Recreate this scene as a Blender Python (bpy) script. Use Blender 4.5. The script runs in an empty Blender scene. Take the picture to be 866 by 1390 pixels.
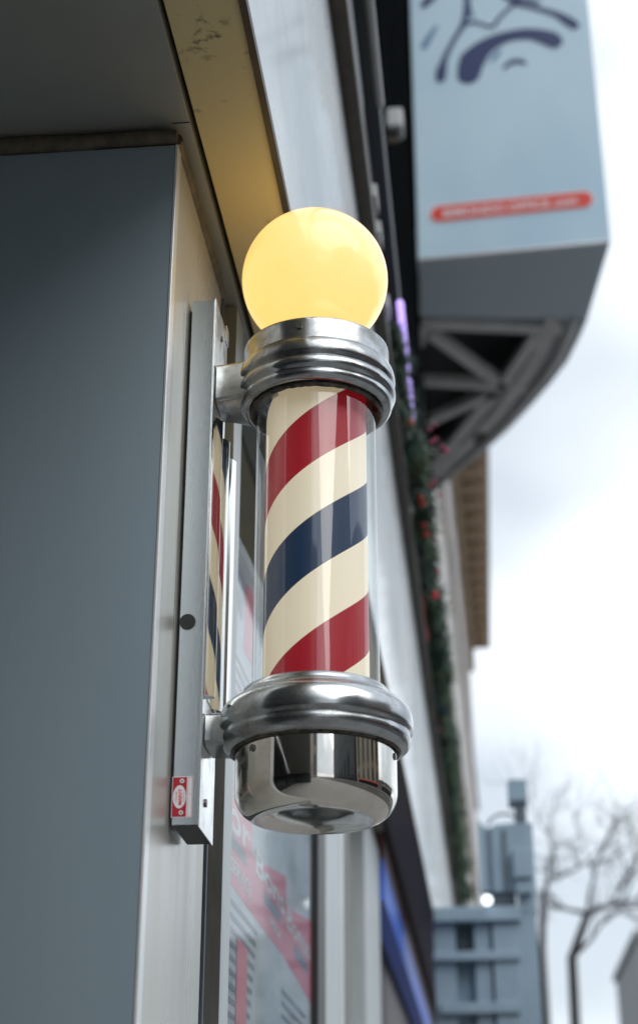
import bpy, bmesh, math, random
from mathutils import Vector, Matrix, Euler
random.seed(7)
R = math.radians

SKYOFF = 1.3
sc = bpy.context.scene
col = sc.collection

# ------------------------------------------------------------------ camera
F_PX, W_PX, H_PX = 2153.0, 866.0, 1390.0
PITCH = math.atan(1030 / 2153.0)
YAW = R(5.67)
EYE = 1.65
cd = bpy.data.cameras.new('camera')
cam = bpy.data.objects.new('camera', cd); col.objects.link(cam)
cam.location = (0, 0, EYE)
cam.rotation_euler = Euler((R(90) + PITCH, 0, YAW), 'XYZ')
cd.sensor_fit = 'AUTO'; cd.sensor_width = 36.0
cd.lens = F_PX / H_PX * 36.0
cd.shift_y = -45.0 / H_PX
cd.clip_start = 0.05; cd.clip_end = 2000
cd.dof.use_dof = True
cd.dof.focus_distance = 2.02
cd.dof.aperture_fstop = 3.8
cd.dof.aperture_blades = 0
sc.camera = cam

# ------------------------------------------------------------------ world (overcast daylight)
SUN_EL, SUN_AZ = R(44), R(138)      # azimuth clockwise from +Y
w = bpy.data.worlds.new('World'); sc.world = w; w.use_nodes = True
nt = w.node_tree; nt.nodes.clear()
N = nt.nodes.new; L = nt.links.new
out = N('ShaderNodeOutputWorld'); bg = N('ShaderNodeBackground')
sky = N('ShaderNodeTexSky'); sky.sky_type = 'NISHITA'; sky.sun_disc = False
sky.sun_elevation = SUN_EL; sky.sun_rotation = SUN_AZ
sky.air_density = 1.0; sky.dust_density = 2.0
tc = N('ShaderNodeTexCoord'); mp = N('ShaderNodeMapping')
mp.inputs['Scale'].default_value = (1.0, 1.0, 1.7); mp.inputs['Location'].default_value = (SKYOFF, 0, 0.0)
nz = N('ShaderNodeTexNoise'); nz.inputs['Scale'].default_value = 2.2
nz.inputs['Detail'].default_value = 3.0; nz.inputs['Roughness'].default_value = 0.55
cr = N('ShaderNodeValToRGB')
cr.color_ramp.elements[0].position = 0.42; cr.color_ramp.elements[0].color = (4.9, 5.4, 5.9, 1)
cr.color_ramp.elements[1].position = 0.60; cr.color_ramp.elements[1].color = (9.2, 9.7, 10.2, 1)
mx = N('ShaderNodeMix'); mx.data_type = 'RGBA'; mx.inputs[0].default_value = 0.86
L(tc.outputs['Generated'], mp.inputs['Vector']); L(mp.outputs[0], nz.inputs['Vector'])
L(nz.outputs['Fac'], cr.inputs['Fac'])
L(sky.outputs[0], mx.inputs[6]); L(cr.outputs[0], mx.inputs[7])
L(mx.outputs[2], bg.inputs['Color']); bg.inputs['Strength'].default_value = 0.1
L(bg.outputs[0], out.inputs['Surface'])

sd = bpy.data.lights.new('sun', 'SUN'); so = bpy.data.objects.new('sun', sd); col.objects.link(so)
sd.energy = 1.2; sd.angle = R(60); sd.color = (1.0, 0.96, 0.9)
dirv = Vector((math.sin(SUN_AZ) * math.cos(SUN_EL), math.cos(SUN_AZ) * math.cos(SUN_EL), math.sin(SUN_EL)))
so.rotation_euler = dirv.to_track_quat('Z', 'Y').to_euler(); so.location = (6, -3, 12)

vs = sc.view_settings
sc.display_settings.display_device = 'sRGB'
vs.view_transform = 'Standard'; vs.look = 'None'; vs.exposure = 0.68; vs.gamma = 1.0; vs.use_curve_mapping = False
sc.cycles.max_bounces = 8; sc.cycles.glossy_bounces = 5; sc.cycles.transparent_max_bounces = 12
sc.cycles.sample_clamp_indirect = 4.0
sc.cycles.use_denoising = True

# ------------------------------------------------------------------ survey: photo pixel -> ray of the camera
def ray(x, y):
    r, u = x - 433, 650 - y
    h = F_PX * math.cos(PITCH) - u * math.sin(PITCH)
    v = F_PX * math.sin(PITCH) + u * math.cos(PITCH)
    return Vector((-math.sin(YAW) * h + math.cos(YAW) * r, math.cos(YAW) * h + math.sin(YAW) * r, v))
def P(x, y, X=None, Y=None, Z=None):
    a = ray(x, y)
    t = X / a.x if X is not None else Y / a.y if Y is not None else (Z - EYE) / a.z
    return Vector((0, 0, EYE)) + a * t

# ------------------------------------------------------------------ materials
def mat(name, color, rough=0.5, metal=0.0, coat=0.0, emit=None, estr=0.0, spec=0.5):
    m = bpy.data.materials.new(name); m.use_nodes = True
    b = m.node_tree.nodes['Principled BSDF']
    b.inputs['Base Color'].default_value = (*color, 1); b.inputs['Roughness'].default_value = rough
    b.inputs['Metallic'].default_value = metal; b.inputs['Coat Weight'].default_value = coat
    b.inputs['Coat Roughness'].default_value = 0.05
    b.inputs['Specular IOR Level'].default_value = spec
    if emit: b.inputs['Emission Color'].default_value = (*emit, 1); b.inputs['Emission Strength'].default_value = estr
    return m
def nodes(m): return m.node_tree, m.node_tree.nodes.new, m.node_tree.links.new, m.node_tree.nodes['Principled BSDF']
def vary(m, c2, scale=(8, 8, 8), lo=0.35, hi=0.7, detail=6, rough=None, bump=0.0, dist=0.001, coord='Object'):
    """noise-driven wear or mottling: colour towards c2, roughness range, fine bump"""
    t, n, l, b = nodes(m)
    tc = n('ShaderNodeTexCoord'); mp = n('ShaderNodeMapping'); mp.inputs['Scale'].default_value = scale
    nz = n('ShaderNodeTexNoise'); nz.inputs['Scale'].default_value = 1; nz.inputs['Detail'].default_value = detail
    nz.inputs['Roughness'].default_value = 0.6
    mr = n('ShaderNodeMapRange'); mr.inputs[1].default_value = lo; mr.inputs[2].default_value = hi
    l(tc.outputs[coord], mp.inputs[0]); l(mp.outputs[0], nz.inputs['Vector']); l(nz.outputs['Fac'], mr.inputs[0])
    if c2 is not None:
        mx = n('ShaderNodeMix'); mx.data_type = 'RGBA'
        mx.inputs[6].default_value = b.inputs['Base Color'].default_value; mx.inputs[7].default_value = (*c2, 1)
        l(mr.outputs[0], mx.inputs[0]); l(mx.outputs[2], b.inputs['Base Color'])
    if rough:
        m2 = n('ShaderNodeMapRange'); m2.inputs[1].default_value = 0.3; m2.inputs[2].default_value = 0.7
        m2.inputs[3].default_value = rough[0]; m2.inputs[4].default_value = rough[1]
        l(nz.outputs['Fac'], m2.inputs[0]); l(m2.outputs[0], b.inputs['Roughness'])
    if bump:
        bp = n('ShaderNodeBump'); bp.inputs['Strength'].default_value = bump; bp.inputs['Distance'].default_value = dist
        l(nz.outputs['Fac'], bp.inputs['Height']); l(bp.outputs[0], b.inputs['Normal'])
    return m

M = {}
M['panel'] = vary(mat('grey_metal_panel', (0.38, 0.485, 0.555), 0.40, 0.55), (0.32, 0.41, 0.475), (5, 5, 1.6), rough=(0.33, 0.48), bump=0.02, dist=.002)
M['panel_side'] = vary(mat('brushed_aluminium_panel', (0.55, 0.55, 0.51), 0.34, 0.4), (0.48, 0.48, 0.45), (18, 18, .8), rough=(0.24, 0.36), bump=0.02)
M['edge_white'] = mat('bright_cut_edge', (0.75, 0.78, 0.8), 0.3, 0.4)
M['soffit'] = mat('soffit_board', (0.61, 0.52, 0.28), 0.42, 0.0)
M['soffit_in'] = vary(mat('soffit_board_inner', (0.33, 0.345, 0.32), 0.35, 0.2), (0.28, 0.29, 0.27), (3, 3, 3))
M['sealant'] = vary(mat('old_sealant', (0.13, 0.105, 0.065), 0.6), (0.07, 0.06, 0.045), (40, 40, 40), 0.4, 0.6, bump=0.6, dist=0.003)
M['fascia'] = vary(mat('white_fascia_panel', (0.66, 0.72, 0.76), 0.32, 0.0, 0.3), (0.50, 0.57, 0.62), (3.5, 1.2, 2.0), 0.42, 0.62, rough=(.2, .42))  # grey mottle stands for street reflections painted into the panel colour
M['brown'] = vary(mat('dark_bronze_trim', (0.030, 0.024, 0.020), 0.5, 0.1), (0.06, 0.048, 0.03), (20, 20, 20))
M['bracket'] = vary(mat('anodised_aluminium_box', (0.54, 0.60, 0.64), 0.3, 0.75), (0.47, 0.54, 0.58), (60, 60, 2), rough=(0.22, 0.34), bump=0.04)
M['steel'] = vary(mat('polished_steel_side', (0.66, 0.67, 0.66), 0.18, 0.95), (0.40, 0.40, 0.38), (50, 50, 25), 0.52, 0.75, rough=(0.12, 0.3))
M['mirror'] = vary(mat('polished_flutes', (0.80, 0.80, 0.77), 0.1, 1.0), None, (20, 20, 8), rough=(0.07, 0.14))
M['cast'] = vary(mat('worn_cast_aluminium', (0.43, 0.455, 0.47), 0.3, 0.97), (0.15, 0.15, 0.145), (24, 24, 34), 0.45, 0.78, 9, rough=(0.10, 0.34), bump=0.10, dist=0.0015)
M['cast_dirty'] = vary(mat('grimy_cast_lip', (0.16, 0.145, 0.12), 0.6, 0.6), (0.04, 0.035, 0.03), (90, 90, 90), 0.35, 0.65, 8, bump=0.8, dist=0.002)
M['chrome'] = vary(mat('chrome_cup', (0.74, 0.715, 0.66), 0.05, 1.0), (0.60, 0.57, 0.51), (22, 22, 30), 0.5, 0.75, 8, rough=(0.03, 0.09))
M['screw'] = mat('screw_metal', (0.16, 0.15, 0.14), 0.35, 0.9)
M['black'] = mat('black_plastic_and_shade', (0.012, 0.014, 0.016), 0.45)
M['dark_gap'] = mat('dark_recess', (0.012, 0.013, 0.014), 0.6)
M['frame'] = vary(mat('weathered_window_frame', (0.20, 0.205, 0.19), 0.5), (0.11, 0.105, 0.09), (40, 40, 6), 0.4, 0.7)
M['frame_w'] = vary(mat('pale_window_frame', (0.52, 0.58, 0.60), 0.4), (0.44, 0.50, 0.52), (20, 20, 4))
M['poster'] = vary(mat('poster_paper', (0.66, 0.69, 0.77), 0.55), (0.46, 0.52, 0.58), (1.2, 2.4, 7), 0.42, 0.6, 3)
M['pink'] = mat('poster_pink', (0.78, 0.19, 0.28), 0.5)
M['ink'] = mat('poster_grey_ink', (0.20, 0.22, 0.30), 0.5)
M['paper_w'] = mat('poster_white', (0.74, 0.75, 0.80), 0.5)
M['door'] = mat('dark_door_glass', (0.02, 0.024, 0.028), 0.12)
M['maroon'] = mat('maroon_shopfront', (0.035, 0.008, 0.009), 0.45)
M['redbrown'] = mat('red_brown_board', (0.16, 0.062, 0.06), 0.5)
M['blue'] = mat('blue_sign_board', (0.05, 0.17, 0.80), 0.4)
M['shaded_soffit'] = mat('shaded_soffit_board', (0.060, 0.054, 0.060), 0.55)  # darker copy of the soffit board, shade of the unlit far stretch put into colour
M['upper'] = vary(mat('black_upper_cladding', (0.004, 0.005, 0.006), 1.0, spec=0.0), (0.008, 0.009, 0.010), (2, 2, 6))
M['greybar'] = mat('grey_metal_rail', (0.05, 0.06, 0.065), 0.5, 0.3)
M['palebar'] = mat('pale_tube_cover', (0.42, 0.44, 0.46), 0.4)
M['neon'] = mat('violet_tube', (0.4, 0.3, 0.7), 0.3, emit=(0.50, 0.36, 1.0), estr=1.0)
M['sign'] = vary(mat('pale_blue_sign_face', (0.50, 0.68, 0.81), 0.4, 0.0), (0.41, 0.60, 0.76), (1.0, 1.0, .6), 0.4, 0.65, 2)
M['sign_under'] = mat('blue_grey_soffit', (0.58, 0.73, 0.84), 0.5)
M['truss'] = vary(mat('grey_truss_steel', (0.78, 0.81, 0.82), 0.5, 0.0), (0.60, 0.62, 0.62), (3, 3, 3))
M['rim'] = mat('dark_rim_metal', (0.27, 0.30, 0.34), 0.3, 0.7)
M['truss_dark'] = mat('dark_roof_deck', (0.045, 0.05, 0.055), 0.6)
M['navy'] = mat('navy_print', (0.008, 0.028, 0.13), 0.5)
M['midblue'] = mat('mid_blue_print', (0.10, 0.24, 0.40), 0.5)
M['signred'] = mat('red_print', (0.70, 0.05, 0.035), 0.5)
M['labelred'] = mat('label_red', (0.42, 0.012, 0.03), 0.4)
M['signwhite'] = mat('white_print', (0.72, 0.75, 0.80), 0.5)
M['needle'] = vary(mat('fir_needles', (0.012, 0.060, 0.034), 0.6), (0.055, 0.085, 0.025), (7, 7, 7), 0.45, 0.62, 3)
M['needle2'] = mat('fir_needles_dark', (0.010, 0.035, 0.022), 0.6)
M['red'] = mat('red_bauble', (0.65, 0.02, 0.02), 0.25)
M['magenta'] = mat('magenta_berry', (0.30, 0.02, 0.07), 0.35)
M['flagwhite'] = mat('white_cloth', (0.7, 0.72, 0.76), 0.8)
M['flagblue'] = mat('blue_cloth', (0.05, 0.10, 0.42), 0.8)
M['stone'] = vary(mat('pale_limestone', (0.40, 0.37, 0.34), 0.85), (0.29, 0.27, 0.25), (.5, .35, .35), 0.4, 0.65)
M['greystone'] = mat('grey_stone', (0.22, 0.23, 0.24), 0.85)
M['cornice'] = vary(mat('brown_cornice_stone', (0.52, 0.42, 0.32), 0.85), (0.40, 0.31, 0.23), (1, 1, 1))
M['dentil'] = mat('brown_modillion_stone', (0.40, 0.30, 0.21), 0.85)
M['winlight'] = mat('pale_window_reveal', (0.55, 0.57, 0.62), 0.5)
M['greysteel'] = vary(mat('blue_grey_painted_steel', (0.27, 0.37, 0.46), 0.45, 0.1), (0.21, 0.30, 0.38), (6, 6, 3))
M['greysteel_d'] = mat('dark_painted_steel', (0.09, 0.12, 0.15), 0.5)
M['lamp'] = mat('lit_lamp', (0.9, 0.95, 1.0), 0.3, emit=(0.9, 0.97, 1.0), estr=1.5)
M['bark'] = mat('bark', (0.045, 0.05, 0.055), 0.9)
M['asphalt'] = vary(mat('asphalt', (0.05, 0.05, 0.052), 0.85), (0.075, 0.075, 0.075), (9, 9, 9))
M['pave'] = vary(mat('sidewalk_concrete', (0.26, 0.255, 0.25), 0.8), (0.24, 0.235, 0.23), (3, 3, 3))
M['line'] = mat('road_line_paint', (0.75, 0.75, 0.72), 0.6)
M['beige'] = vary(mat('beige_brick', (0.44, 0.38, 0.29), 0.85), (0.34, 0.28, 0.21), (2, 2, 6))
M['glassdark'] = mat('window_glass', (0.03, 0.04, 0.05), 0.06)
M['redawning'] = mat('red_awning_cloth', (0.5, 0.03, 0.04), 0.8)
M['hdark'] = mat('dark_building_cladding', (0.05, 0.055, 0.06), 0.5)

# soffit stains near the pole (dirt with a shape of its own)
t, n, l, b = nodes(M['soffit'])
tc_ = n('ShaderNodeTexCoord'); nz1 = n('ShaderNodeTexNoise'); nz1.inputs['Scale'].default_value = 34; nz1.inputs['Detail'].default_value = 8
nz1.inputs['Roughness'].default_value = .65
nz2 = n('ShaderNodeTexNoise'); nz2.inputs['Scale'].default_value = 9
a1 = n('ShaderNodeMapRange'); a1.inputs[1].default_value = .56; a1.inputs[2].default_value = .68
a2 = n('ShaderNodeMapRange'); a2.inputs[1].default_value = .46; a2.inputs[2].default_value = .60
mu = n('ShaderNodeMath'); mu.operation = 'MULTIPLY'
mxx = n('ShaderNodeMix'); mxx.data_type = 'RGBA'
mxx.inputs[6].default_value = (0.61, 0.52, 0.28, 1); mxx.inputs[7].default_value = (0.06, 0.05, 0.035, 1)
l(tc_.outputs['Object'], nz1.inputs['Vector']); l(tc_.outputs['Object'], nz2.inputs['Vector'])
l(nz1.outputs['Fac'], a1.inputs[0]); l(nz2.outputs['Fac'], a2.inputs[0]); l(a1.outputs[0], mu.inputs[0]); l(a2.outputs[0], mu.inputs[1])
l(mu.outputs[0], mxx.inputs[0]); l(mxx.outputs[2], b.inputs['Base Color'])

# lit opal globe
g = vary(mat('lit_opal_globe', (0.25, 0.25, 0.24), 0.2, coat=0.3, emit=(1.0, 0.63, 0.175), estr=0.73), (0.19, 0.18, 0.155), (14, 14, 9), .45, .75, 8, rough=(.12, .3))
M['globe'] = g
# thin clear tube: mostly transparent, glancing reflections
def thin_glass(name, tint=(0.96, 0.98, 0.98), ior=1.5, rough=0.02, extra=0.0, k=0.9):
    m = bpy.data.materials.new(name); m.use_nodes = True
    t = m.node_tree; t.nodes.clear(); n = t.nodes.new; l = t.links.new
    o = n('ShaderNodeOutputMaterial'); mxs = n('ShaderNodeMixShader'); tr = n('ShaderNodeBsdfTransparent'); gl = n('ShaderNodeBsdfGlossy')
    tr.inputs[0].default_value = (*tint, 1); gl.inputs['Roughness'].default_value = rough
    lw = n('ShaderNodeLayerWeight'); lw.inputs[0].default_value = 0.5
    pw = n('ShaderNodeMath'); pw.operation = 'POWER'; pw.inputs[1].default_value = 5.0; l(lw.outputs['Facing'], pw.inputs[0])
    fr = n('ShaderNodeMath'); fr.operation = 'MULTIPLY_ADD'; fr.inputs[1].default_value = k; fr.inputs[2].default_value = 0.04; l(pw.outputs[0], fr.inputs[0])
    ad = n('ShaderNodeMath'); ad.operation = 'ADD'; ad.use_clamp = True; ad.inputs[1].default_value = extra
    l(fr.outputs[0], ad.inputs[0]); l(ad.outputs[0], mxs.inputs[0]); l(tr.outputs[0], mxs.inputs[1]); l(gl.outputs[0], mxs.inputs[2]); l(mxs.outputs[0], o.inputs[0])
    return m
M['tube'] = thin_glass('clear_acrylic_tube', extra=0.05)
M['glass'] = thin_glass('shop_window_glass', (0.93, 0.95, 0.95), rough=0.04, k=0.42)
# helical stripes
STR_P, STR_Z = 0.300, 2.599 + 0.300 * 0.25
m = mat('striped_paper_roll', (0.8, 0.74, 0.6), 0.4); M['stripes'] = m
t, n, l, b = nodes(m)
tc_ = n('ShaderNodeTexCoord'); sp = n('ShaderNodeSeparateXYZ'); l(tc_.outputs['Object'], sp.inputs[0])
at = n('ShaderNodeMath'); at.operation = 'ARCTAN2'; l(sp.outputs['Y'], at.inputs[0]); l(sp.outputs['X'], at.inputs[1])
dv = n('ShaderNodeMath'); dv.operation = 'DIVIDE'; l(at.outputs[0], dv.inputs[0]); dv.inputs[1].default_value = 2 * math.pi
zz = n('ShaderNodeMath'); zz.operation = 'MULTIPLY_ADD'; l(sp.outputs['Z'], zz.inputs[0]); zz.inputs[1].default_value = -1 / STR_P; zz.inputs[2].default_value = 10.0
ad = n('ShaderNodeMath'); ad.operation = 'ADD'; l(zz.outputs[0], ad.inputs[0]); l(dv.outputs[0], ad.inputs[1])
frc = n('ShaderNodeMath'); frc.operation = 'FRACT'; l(ad.outputs[0], frc.inputs[0])
rp = n('ShaderNodeValToRGB'); rp.color_ramp.interpolation = 'CONSTANT'
cream = (0.85, 0.80, 0.68, 1)
e = rp.color_ramp.elements
e[0].position = 0.0; e[0].color = (0.33, 0.008, 0.022, 1)
e[1].position = 0.255; e[1].color = cream
x = e.new(0.50); x.color = (0.010, 0.030, 0.085, 1)
x = e.new(0.745); x.color = cream
l(frc.outputs[0], rp.inputs[0]); l(rp.outputs[0], b.inputs['Base Color'])
# glow added to brighten the stripes as if lit from within; no lamp inside
tint = n('ShaderNodeMix'); tint.data_type = 'RGBA'; tint.blend_type = 'MULTIPLY'; tint.inputs[0].default_value = 1.0; tint.inputs[7].default_value = (1.0, 0.84, 0.62, 1)
l(rp.outputs[0], tint.inputs[6]); l(tint.outputs[2], b.inputs['Emission Color']); b.inputs['Emission Strength'].default_value = 0.22

# ------------------------------------------------------------------ mesh helpers
def tag(o, label=None, cat=None, group=None, kind=None):
    if label: o['label'] = label
    if cat: o['category'] = cat
    if group: o['group'] = group
    if kind: o['kind'] = kind
    return o
def empty(name, loc, label, cat, group=None):
    o = bpy.data.objects.new(name, None); col.objects.link(o); o.location = loc; o.empty_display_size = .1
    return tag(o, label, cat, group)
def wloc(o):
    v = Vector((0, 0, 0))
    while o is not None: v = v + o.location; o = o.parent
    return v
class MB:
    def __init__(s): s.bm = bmesh.new()
    def box(s, x0, x1, y0, y1, z0, z1, bev=0.0, dx=0.0):
        """dx: X drift per metre of Y (a wall that runs a little off the grid)"""
        vs_ = [s.bm.verts.new((x + dx * y, y, z)) for x in (x0, x1) for y in (y0, y1) for z in (z0, z1)]
        fs = [(0, 1, 3, 2), (4, 6, 7, 5), (0, 4, 5, 1), (2, 3, 7, 6), (0, 2, 6, 4), (1, 5, 7, 3)]
        ff = [s.bm.faces.new([vs_[i] for i in f]) for f in fs]
        if bev:
            ed = {e_ for f in ff for e_ in f.edges}
            bmesh.ops.bevel(s.bm, geom=list(ed), offset=bev, segments=2, profile=.5, affect='EDGES')
        return s
    def hexa(s, a, b_):
        """solid between two quads (lists of four points)"""
        va = [s.bm.verts.new(p) for p in a]; vb = [s.bm.verts.new(p) for p in b_]
        s.bm.faces.new(va[::-1]); s.bm.faces.new(vb)
        for i in range(len(va)):
            j = (i + 1) % len(va); s.bm.faces.new((va[i], va[j], vb[j], vb[i]))
        return s
    def prism(s, pts, d):
        """polygon pts (3D) thickened by vector d"""
        return s.hexa(pts, [Vector(p) + Vector(d) for p in pts])
    def bar(s, p, q, wd, ht, up=(0, 0, 1)):
        p, q = Vector(p), Vector(q); d = (q - p).normalized(); sd_ = d.cross(Vector(up)).normalized(); u = sd_.cross(d)
        c = [sd_ * wd / 2 * i + u * ht / 2 * j for i, j in ((-1, -1), (1, -1), (1, 1), (-1, 1))]
        return s.hexa([p + k for k in c], [q + k for k in c])
    def tube(s, pts, rad, n_=8, cap=True):
        pts = [Vector(p) for p in pts]; rings = []
        rad = rad if isinstance(rad, (list, tuple)) else [rad] * len(pts)
        for i, p in enumerate(pts):
            d = (pts[min(i + 1, len(pts) - 1)] - pts[max(i - 1, 0)]).normalized()
            a = d.orthogonal().normalized() if i == 0 else (a_prev - d * a_prev.dot(d)).normalized()
            a_prev = a; b_ = d.cross(a)
            rings.append([s.bm.verts.new(p + (a * math.cos(2 * math.pi * k / n_) + b_ * math.sin(2 * math.pi * k / n_)) * rad[i]) for k in range(n_)])
        for i in range(len(rings) - 1):
            for k in range(n_):
                s.bm.faces.new((rings[i][k], rings[i][(k + 1) % n_], rings[i + 1][(k + 1) % n_], rings[i + 1][k]))
        if cap: s.bm.faces.new(rings[0][::-1]); s.bm.faces.new(rings[-1])
        return s
    def lathe(s, c, prof, n_=96):
        """prof: list of (radius, z) ; revolve round vertical axis through c (x, y)"""
        rings = []
        for r, z in prof:
            if r < 1e-6: rings.append([s.bm.verts.new((c[0], c[1], z))])
            else: rings.append([s.bm.verts.new((c[0] + r * math.cos(2 * math.pi * k / n_), c[1] + r * math.sin(2 * math.pi * k / n_), z)) for k in range(n_)])
        for A, B in zip(rings, rings[1:]):
            for k in range(n_):
                k2 = (k + 1) % n_
                if len(A) == 1 and len(B) == 1: continue
                if len(A) == 1: s.bm.faces.new((A[0], B[k2], B[k]))
                elif len(B) == 1: s.bm.faces.new((A[k], A[k2], B[0]))
                else: s.bm.faces.new((A[k], A[k2], B[k2], B[k]))
        return s
    def disc(s, c, nrm, r, th, n_=24, sx=1.0):
        nrm = Vector(nrm).normalized(); a = nrm.orthogonal().normalized(); 
        if abs(nrm.z) < .9: a = Vector((0, 0, 1)).cross(nrm).normalized()
        b_ = nrm.cross(a)
        pts = [Vector(c) + a * math.cos(2 * math.pi * k / n_) * r * sx + b_ * math.sin(2 * math.pi * k / n_) * r for k in range(n_)]
        return s.prism(pts, nrm * th)
    def sphere(s, c, r, seg=16):
        bmesh.ops.create_uvsphere(s.bm, u_segments=seg, v_segments=max(6, seg // 2), radius=r, matrix=Matrix.Translation(c)); return s
    def build(s, name, material, parent=None, smooth=None, origin=None, normals=True):
        if normals: bmesh.ops.recalc_face_normals(s.bm, faces=s.bm.faces)
        vv = [v.co for v in s.bm.verts]
        if parent is not None: o_ = wloc(parent)
        elif origin is not None: o_ = Vector(origin)
        else:
            o_ = Vector(((min(v.x for v in vv) + max(v.x for v in vv)) / 2, (min(v.y for v in vv) + max(v.y for v in vv)) / 2, min(v.z for v in vv)))
        for v in s.bm.verts: v.co = v.co - o_
        me = bpy.data.meshes.new(name); s.bm.to_mesh(me); s.bm.free()
        if smooth is not None:
            for p in me.polygons: p.use_smooth = True
            me.set_sharp_from_angle(angle=R(smooth))
        me.materials.append(material)
        o = bpy.data.objects.new(name, me); col.objects.link(o)
        if parent is not None: o.parent = parent
        else: o.location = o_
        return o
def text(name, body, material, parent, origin, right, up, height, width=None, th=0.0004, bold=0.0):
    """flat lettering at origin (lower left corner), reading along 'right'; width squeezes it to fit"""
    cu = bpy.data.curves.new(name, 'FONT'); cu.body = body; cu.size = 1; cu.extrude = 0.0; cu.offset = bold
    to = bpy.data.objects.new(name, cu); col.objects.link(to)
    dg = bpy.context.evaluated_depsgraph_get()
    me = bpy.data.meshes.new_from_object(to.evaluated_get(dg))
    col.objects.unlink(to); bpy.data.objects.remove(to)
    xs = [v.co.x for v in me.vertices]; ys = [v.co.y for v in me.vertices]
    sx = (width / (max(xs) - min(xs))) if width else height / (max(ys) - min(ys)); sy = height / (max(ys) - min(ys))
    r_, u_ = Vector(right).normalized(), Vector(up).normalized(); nn = r_.cross(u_)
    base = Vector(origin) - wloc(parent)
    x0, y0 = min(xs), min(ys)
    for v in me.vertices: v.co = base + r_ * (v.co.x - x0) * sx + u_ * (v.co.y - y0) * sy + nn * th
    me.materials.clear(); me.materials.append(material)
    o = bpy.data.objects.new(name, me); col.objects.link(o); o.parent = parent
    return o

# ------------------------------------------------------------------ ground, road, pavements
tag(MB().box(-150, 300, -150, 400, -0.3, -0.004).build('ground', M['asphalt']), kind='structure')
tag(MB().box(-3, 4.0, -60, 300, -0.02, 0.13).build('sidewalk', M['pave']), kind='structure')
tag(MB().box(4.0, 4.15, -60, 300, -0.02, 0.145).build('kerb', M['stone']), kind='structure')
tag(MB().box(4.15, 12.0, -60, 300, -0.02, 0.0).build('road', M['asphalt']), kind='structure')
tag(MB().box(12.0, 16.0, -60, 300, -0.02, 0.13).build('far_sidewalk', M['pave']), kind='structure')
lm = MB()
for k in range(40): lm.box(8.0, 8.12, -58 + k * 7, -55 + k * 7, 0.0, 0.004)
tag(lm.build('road_marking', M['line']), kind='structure')

# ------------------------------------------------------------------ clad pillar
XW, YP = -0.351, 1.660
pil = empty('clad_pillar', (-1.2, 1.85, 0.13), 'blue-grey metal clad pillar filling the left side, carrying the barber pole', 'pillar')
MB().box(-2.2, XW - .003, YP, YP + .02, 0.13, 2.942).build('front_panel', M['panel'], pil)
MB().box(XW - .02, XW, YP + .0215, 2.03, 0.13, 2.942, .0015).build('side_panel', M['panel_side'], pil)
MB().box(XW - .0025, XW + .0012, YP - .0012, YP + .021, 0.13, 2.9425, .0008).build('corner_edge', M['edge_white'], pil)
MB().box(-2.2, XW - .022, YP + .022, 2.03, 0.13, 2.935).build('core', M['dark_gap'], pil)
sb = MB()
yy = -2.2
pts = []
seg = 40
for i in range(seg + 1): pts.append((-2.2 + (2.2 + XW) * i / seg, YP - .001 + random.uniform(-.0012, .0012), 2.954 + random.uniform(-.0015, .0015)))
sb.tube(pts, [.0105 + random.uniform(-.0015, .0015) for _ in pts], 8)
sb.build('sealant_bead', M['sealant'], pil, 60)
sb = MB(); pts = [(XW - .004 + random.uniform(-.001, .001), YP + .003 + (2.035 - YP) * i / 16, 2.953) for i in range(17)]
sb.tube(pts, [.0108 + random.uniform(-.001, .001) for _ in pts], 8); sb.build('sealant_bead', M['sealant'], pil, 60)

# ------------------------------------------------------------------ storefront canopy: soffit boards and white fascia
FX = lambda y: -0.2334 + 0.0035 * y       # the fascia plane, a hair off the pillar's line
cano = empty('storefront_canopy', (-0.9, 1.8, 2.9), 'grey soffit boards and long white fascia running along the street above the globe', 'canopy')
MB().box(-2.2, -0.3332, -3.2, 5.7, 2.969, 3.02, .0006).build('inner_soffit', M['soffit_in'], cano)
MB().box(-0.3325, -0.2432, -3.2, 4.4, 2.975, 3.02, .001, dx=.0035).build('outer_soffit', M['soffit'], cano)
MB().box(-2.2, -0.25, -3.2, 13.0, 3.021, 3.88).build('core', M['dark_gap'], cano)
MB().box(-0.2425, -0.2335, -3.2, 9.8, 2.968, 2.982, dx=.0035).build('bottom_lip', M['brown'], cano)
ys_ = [-3.2, -1.1, 2.052, 5.05, 8.05, 11.0, 14.0]
for a, b_ in zip(ys_, ys_[1:]):
    MB().box(-0.2425, -0.2334, a + .0016, b_ - .0016, 2.983, 3.90, .001, dx=.0035).build('fascia_panel', M['fascia'], cano)
MB().box(-0.246, -0.240, -3.2, 14.0, 2.99, 3.89, dx=.0035).build('backing_sheet', M['greybar'], cano)
MB().box(-0.25, -0.1975, -3.2, 14.0, 3.902, 3.945, .003, dx=.0035).build('top_cap', M['brown'], cano)

MB().box(XW - .006, -0.3335, YP - .012, YP - .0105, 2.9682, 2.9695).build('board_joint', M['dark_gap'], cano)
# ------------------------------------------------------------------ neighbouring shopfront under the fascia
nb = empty('neighbour_shopfront', (-0.6, 8, 0.13), 'dark maroon shopfront with red-brown and blue sign bands under the far end of the fascia', 'shopfront')
MB().box(-0.3335, -0.2434, 4.402, 13.5, 2.971, 3.018, dx=.0035).build('soffit_board', M['shaded_soffit'], nb)  # far run of the outer soffit, coloured dark for its shade
MB().box(-0.40, -0.334, 5.74, 13.5, 2.884, 2.9705).build('upper_sign_band', M['redbrown'], nb)
MB().box(-0.40, -0.336, 5.74, 13.5, 2.735, 2.883).build('blue_sign_band', M['blue'], nb)
MB().box(-0.60, -0.42, 5.75, 13.5, 0.13, 2.734).build('wall', M['maroon'], nb)

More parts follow.
